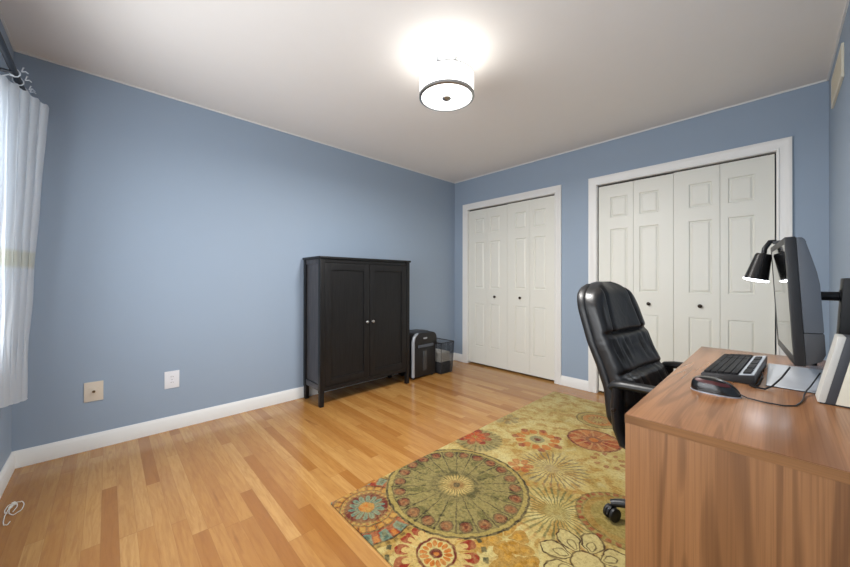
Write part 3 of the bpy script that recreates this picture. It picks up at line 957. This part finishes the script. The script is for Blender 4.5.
# ------------------------------------------------------------------ desk lamp (clipped at the top of the screen)
LX, LY, LZ = 2.992, -1.52, 1.125
lm = thing('desk_lamp', 'small lit black lamp clipped to the top of the monitor', 'lamp', (3.055, -1.405, 1.2580))
axis = Rm(math.radians(12.5), 'Y')       # shade leans, mouth down and toward the room
Ms = T((-.043, -.01, -.097)) @ axis
b = B().lathe([(.041, -.055), (.0395, -.053), (.027, .050), (.023, .057), (0, .059), (0, .056), (.022, .054), (.0255, .048), (.038, -.055), (.041, -.055)], 32, M=Ms)
b.obj('shade', BLACKG, lm)
B().lathe([(0, -.050), (.0395, -.0545), (.0415, -.057), (.0395, -.061), (.03, -.064), (0, -.066)], 32, M=Ms).obj('light_panel', LAMPLED, lm)['label'] = 'glowing white lamp opening'
p0 = Ms @ Vector((0, 0, .059))
B().tube([p0, p0+Vector((.002, .002, .020)), Vector((-.012, -.002, .010)), Vector((.006, 0, .009))], .009, 12).obj('neck', BLACKM, lm)
B().box(-.004, .046, -.022, .022, .0, .012, .003).obj('clip', BLACKP, lm)

# ------------------------------------------------------------------ slanted box at the right edge
sb = thing('desktop_speaker', 'cream slanted desktop box with grey front and dark stripe at the right edge', 'speaker', (3.144, -1.95, DZ))
def lean(o, z): return o+z*.20
hh = .2
def para(x0, x1, z0=.004, z1=hh): return [(lean(x0, z0), z0), (lean(x1, z0), z0), (lean(min(x1, x1), z1) if x1 < .10 else x1, z1), (lean(x0, z1), z1)]
B().prism(para(0, .015), 'y', 0, .085, .002).obj('front', simple('pale_grey_plastic', (196, 194, 186), .4), sb)
B().prism(para(.0152, .034), 'y', .0012, .084, .001).obj('stripe', DARKGREY, sb)
B().prism([(lean(.0342, .004), .004), (.135, .004), (.135, hh), (lean(.0342, hh), hh)], 'y', 0, .085, .002).obj('cabinet', CREAM, sb)
B().box(.006, .13, .004, .08, 0, .0042).obj('base', BLACKP, sb)

# ------------------------------------------------------------------ office chair
oc = thing('office_chair', 'black leather high-back office chair pulled up to the desk', 'office chair', (2.712, -1.635, .0095), math.radians(-7))
BM = T((.107, -.02, 0))
B().lathe([(0, .06), (.045, .06), (.045, .115), (.030, .125), (0, .125)], 24, M=BM).obj('hub', BLACKP, oc)
B().lathe([(0, .12), (.025, .12), (.025, .26), (.015, .262), (.015, .40), (0, .40)], 20, M=BM).obj('gas_post', BLACKM, oc)
CR = .292
for k in range(5):
    a = math.radians(211-k*72)
    M = BM @ Rm(a, 'Z')
    b = B()
    pts = [M @ Vector((.035, 0, .092)), M @ Vector((.10, 0, .098)), M @ Vector((.19, 0, .088)), M @ Vector((CR-.01, 0, .076)), M @ Vector((CR+.014, 0, .070))]
    b.tube(pts, [.023, .021, .018, .016, .013], 12, sx=1.25)
    b.obj('base_arm', BLACKP, oc)
    ca = link(bpy.data.objects.new('caster', None)); bpy.data.objects.remove(ca)
    yaw = a+.7+k*.5
    Mc = M @ T((CR, 0, 0)) @ Rm(yaw-a, 'Z')
    b = B().tube([Mc @ Vector((0, 0, .045)), Mc @ Vector((0, 0, .074))], .006, 10)
    b.prism([(.030*math.cos(t_), .031+.031*math.sin(t_)) for t_ in [PI*i/10 for i in range(11)]], 'y', -.006, .006, M=Mc @ T((.012, 0, 0)))
    co = b.obj('caster', BLACKP, oc)
    for s in (-1, 1):
        B().lathe([(0, -.009), (.022, -.009), (.0295, -.006), (.030, 0), (.0295, .006), (.022, .009), (0, .009)], 24, M=Mc @ T((.012, s*.0165, .0302)) @ Rm(PI/2, 'X')).obj('wheel', BLACKP, co)
B().box(-.04, .21, -.095, .085, .385, .415, .006).obj('mechanism', BLACKM, oc)
# seat
def sup(a, n): 
    c, s_ = math.cos(a), math.sin(a)
    return math.copysign(abs(c)**(2/n), c), math.copysign(abs(s_)**(2/n), s_)
def seatf(u, v):
    a = 2*PI*u; c, s_ = sup(a, 4.5)
    w = v*2-1
    k = (1-abs(w)**3.2)**(1/2.6) if abs(w) < 1 else 0
    k = max(k, .02)
    x = .10+.252*c*(.88+.12*k) if k > .05 else .10+.252*c*k
    if k <= .9: x = .10+.252*c*lerp(.80, 1, k)*(1 if k > .05 else .0)
    y = .252*s_*lerp(.80, 1, k)*(1 if k > .05 else .0)
    z = .467+.055*w - (.02*max(0, c)**3 if w > 0 else 0)
    return Vector((x, y, z))
B().grid(seatf, 56, 15, True).obj('seat', LEATHER, oc)
# backrest: centre line leans backward with height (chair faces +x)
def back_x(z):       # x of the rear face
    pts = [(.36, -.12), (.42, -.155), (.46, -.183), (.52, -.19), (.60, -.198), (.70, -.232), (.80, -.275), (.92, -.314), (1.02, -.344), (1.10, -.366)]
    for (z0, x0), (z1, x1) in zip(pts, pts[1:]):
        if z <= z1:
            t_ = (z-z0)/(z1-z0); t_ = max(0, t_)
            return lerp(x0, x1, t_)
    return pts[-1][1]
ZB, ZT = .365, 1.085
def halfw(z):
    w = .236
    if z > .80: w = .236-.016*((z-.80)/.28)
    if z > .93: 
        q_ = (z-.93)/(ZT-.93)
        w *= max(0.0, 1-min(1, q_)**3.2)**.5*.62+.38*(1-q_**2*.55) if q_ < 1 else 0.28
    if z < .48: w *= lerp(.80, 1, (z-ZB)/(.48-ZB))
    return w
def shellf(u, v):
    z = lerp(ZB, ZT-.012, v)
    a = 2*PI*u; c, s_ = sup(a, 3.6)
    e = min(1, min(v, 1-v)/.06)
    e = e**.45 if e > 0 else 0
    dep = .036*lerp(.35, 1, e)
    hw_ = halfw(z)*lerp(.90, 1, e)
    curve = .022*(s_*s_)
    return Vector((back_x(z)+.036+dep*c+curve, hw_*s_, z))
B().grid(shellf, 48, 44, True, caps=True).obj('back_shell', BLACKP, oc)
seams = [.545, .675, .845]
def cushf(u, v):
    z = lerp(.43, ZT, v)
    a = 2*PI*u; c, s_ = sup(a, 3.0)
    e = min(1, min(v, 1-v)/.10); e = max(e, 0)
    e = math.sin(e*PI/2)**.6
    g_ = 1.0
    for sm in seams:
        g_ -= .34*math.exp(-((z-sm)/.011)**2)
    puff = 1+.10*math.cos((z-.77)/.145*2*PI)*0
    dep = .074*lerp(.15, 1, e)*lerp(1, g_, max(0, c)**.5 if c > 0 else 0)
    hw_ = (halfw(z)-.004)*lerp(.82, 1, e)
    yy = hw_*s_
    # vertical seams separating side bolsters
    if c > 0:
        for ys in (-.155, .155):
            if z > .845: dep -= .016*math.exp(-((yy-ys*(1-.25*(z-.845)/.24))/.010)**2)
        # pleats in the middle segments
        if .555 < z < .845:
            m = (z-.555)/.145 % 1.0
            dep -= .006*(math.cos(yy*2*PI/.078)**8)*math.sin(m*PI)
            dep += .004*math.sin(yy*95+z*30)*math.sin(m*PI)
        dep += .014*math.exp(-((z-.60)/.09)**2)
    curve = .030*(s_*s_)
    return Vector((back_x(z)+.070+dep*c+curve, yy, z))
B().grid(cushf, 128, 96, True, caps=True).obj('back_cushion', LEATHER, oc)
b = B().tube([(-.02, 0, .40), (-.165, 0, .39), (-.196, 0, .43), (-.20, 0, .56)], .012, 10, sx=3.2)
b.obj('back_bracket', BLACKM, oc)
for s in (-1, 1):
    Y = s*.285
    b = B()
    pad = [(-.105, Y, .632), (-.09, Y, .648), (-.05, Y, .655), (.05, Y, .661), (.13, Y, .664), (.17, Y, .660), (.185, Y, .648)]
    b.tube(pad, [.014, .017, .018, .018, .018, .017, .012], 14, sx=1.6)
    pd = b.obj('armrest', BLACKP, oc)
    b = B()
    b.tube([(-.075, Y, .64), (-.080, Y, .56), (-.072, Y*.99, .47), (-.055, Y*.97, .415), (-.01, Y*.94, .40), (.08, Y*.96, .405), (.135, Y*.99, .46), (.145, Y, .56), (.145, Y, .65)],
           [.021, .023, .024, .022, .018, .018, .017, .016, .016], 12, sx=1.5)
    b.tube([(-.04, Y*.96, .400), (-.04, s*.14, .398)], .013, 10, sx=1.6)
    b.tube([(.04, Y*.96, .402), (.04, s*.14, .400)], .013, 10, sx=1.6)
    b.obj('arm_loop', BLACKP, pd)
    B().lathe([(0, .006), (.007, .005), (.009, 0)], 12, M=T((-.080, Y+s*.034, .55)) @ Rm(-s*PI/2, 'X')).obj('bolt', BRONZE, pd)

# ------------------------------------------------------------------ light
def area(name, loc, rot_, sx, sy, power, col=(1, 1, 1)):
    d = bpy.data.lights.new(name, 'AREA'); d.shape = 'RECTANGLE'; d.size = sx; d.size_y = sy; d.energy = power; d.color = col
    o = link(bpy.data.objects.new(name, d)); o.location = loc; o.rotation_euler = rot_
    return o
def point(name, loc, power, r=.05, col=(1, 1, 1)):
    d = bpy.data.lights.new(name, 'POINT'); d.energy = power; d.shadow_soft_size = r; d.color = col
    o = link(bpy.data.objects.new(name, d)); o.location = loc
    return o
# daylight through the window
dp = area('daylight_portal', ((wx0+wx1)/2, L0-.12, (wz0+wz1)/2), (PI/2, 0, 0), wx1-wx0, wz1-wz0, 1)
dp.data.cycles.is_portal = True
# the lamp's bulbs inside the drum: light leaves by the open top
point('ceiling_bulb', (1.70, -2.0, H-.165), L_BULB, .05, (1.0, .97, .93))
# the fixture's downward glow
d = bpy.data.lights.new('ceiling_glow', 'AREA'); d.shape = 'DISK'; d.size = .3; d.energy = L_GLOW; d.color = (1, .975, .945)
o = link(bpy.data.objects.new('ceiling_glow', d)); o.location = (1.70, -2.0, H-.275)
# desk lamp
d = bpy.data.lights.new('desk_lamp_beam', 'SPOT'); d.energy = 3.5; d.spot_size = math.radians(120); d.spot_blend = .6; d.shadow_soft_size = .03; d.color = (.95, .98, 1)
o = link(bpy.data.objects.new('desk_lamp_beam', d))
o.location = lm.location + (Ms @ Vector((0, 0, -.075)))
o.rotation_euler = (0, math.radians(9), 0)

wd = bpy.data.worlds.new('sky'); SC.world = wd; wd.use_nodes = True
nt = wd.node_tree; bgn = nt.nodes['Background']
bgn.inputs[0].default_value = (.93, .96, 1.0, 1); bgn.inputs[1].default_value = L_WORLD

# ------------------------------------------------------------------ camera
cam = bpy.data.cameras.new('camera'); co = link(bpy.data.objects.new('camera', cam))
CY, CPT, CRL = math.radians(46.5017), math.radians(.1827), math.radians(.0989)
F = Vector((-math.sin(CY)*math.cos(CPT), math.cos(CY)*math.cos(CPT), math.sin(CPT)))
R = Vector((math.cos(CY), math.sin(CY), 0)); U = R.cross(F)
R2 = R*math.cos(CRL)+U*math.sin(CRL); U2 = U*math.cos(CRL)-R*math.sin(CRL)
M = Matrix(((R2.x, U2.x, -F.x, 3.0628), (R2.y, U2.y, -F.y, -3.4694), (R2.z, U2.z, -F.z, 1.1017), (0, 0, 0, 1)))
co.matrix_world = M
cam.sensor_width = 36; cam.sensor_fit = 'HORIZONTAL'; cam.lens = 333.8272/850*36
cam.shift_y = -4.757/850
cam.clip_start = .02
SC.camera = co
vs = SC.view_settings
vs.view_transform = 'Standard'; vs.look = 'None'; vs.exposure = 0.0; vs.gamma = 1.0; vs.use_curve_mapping = False
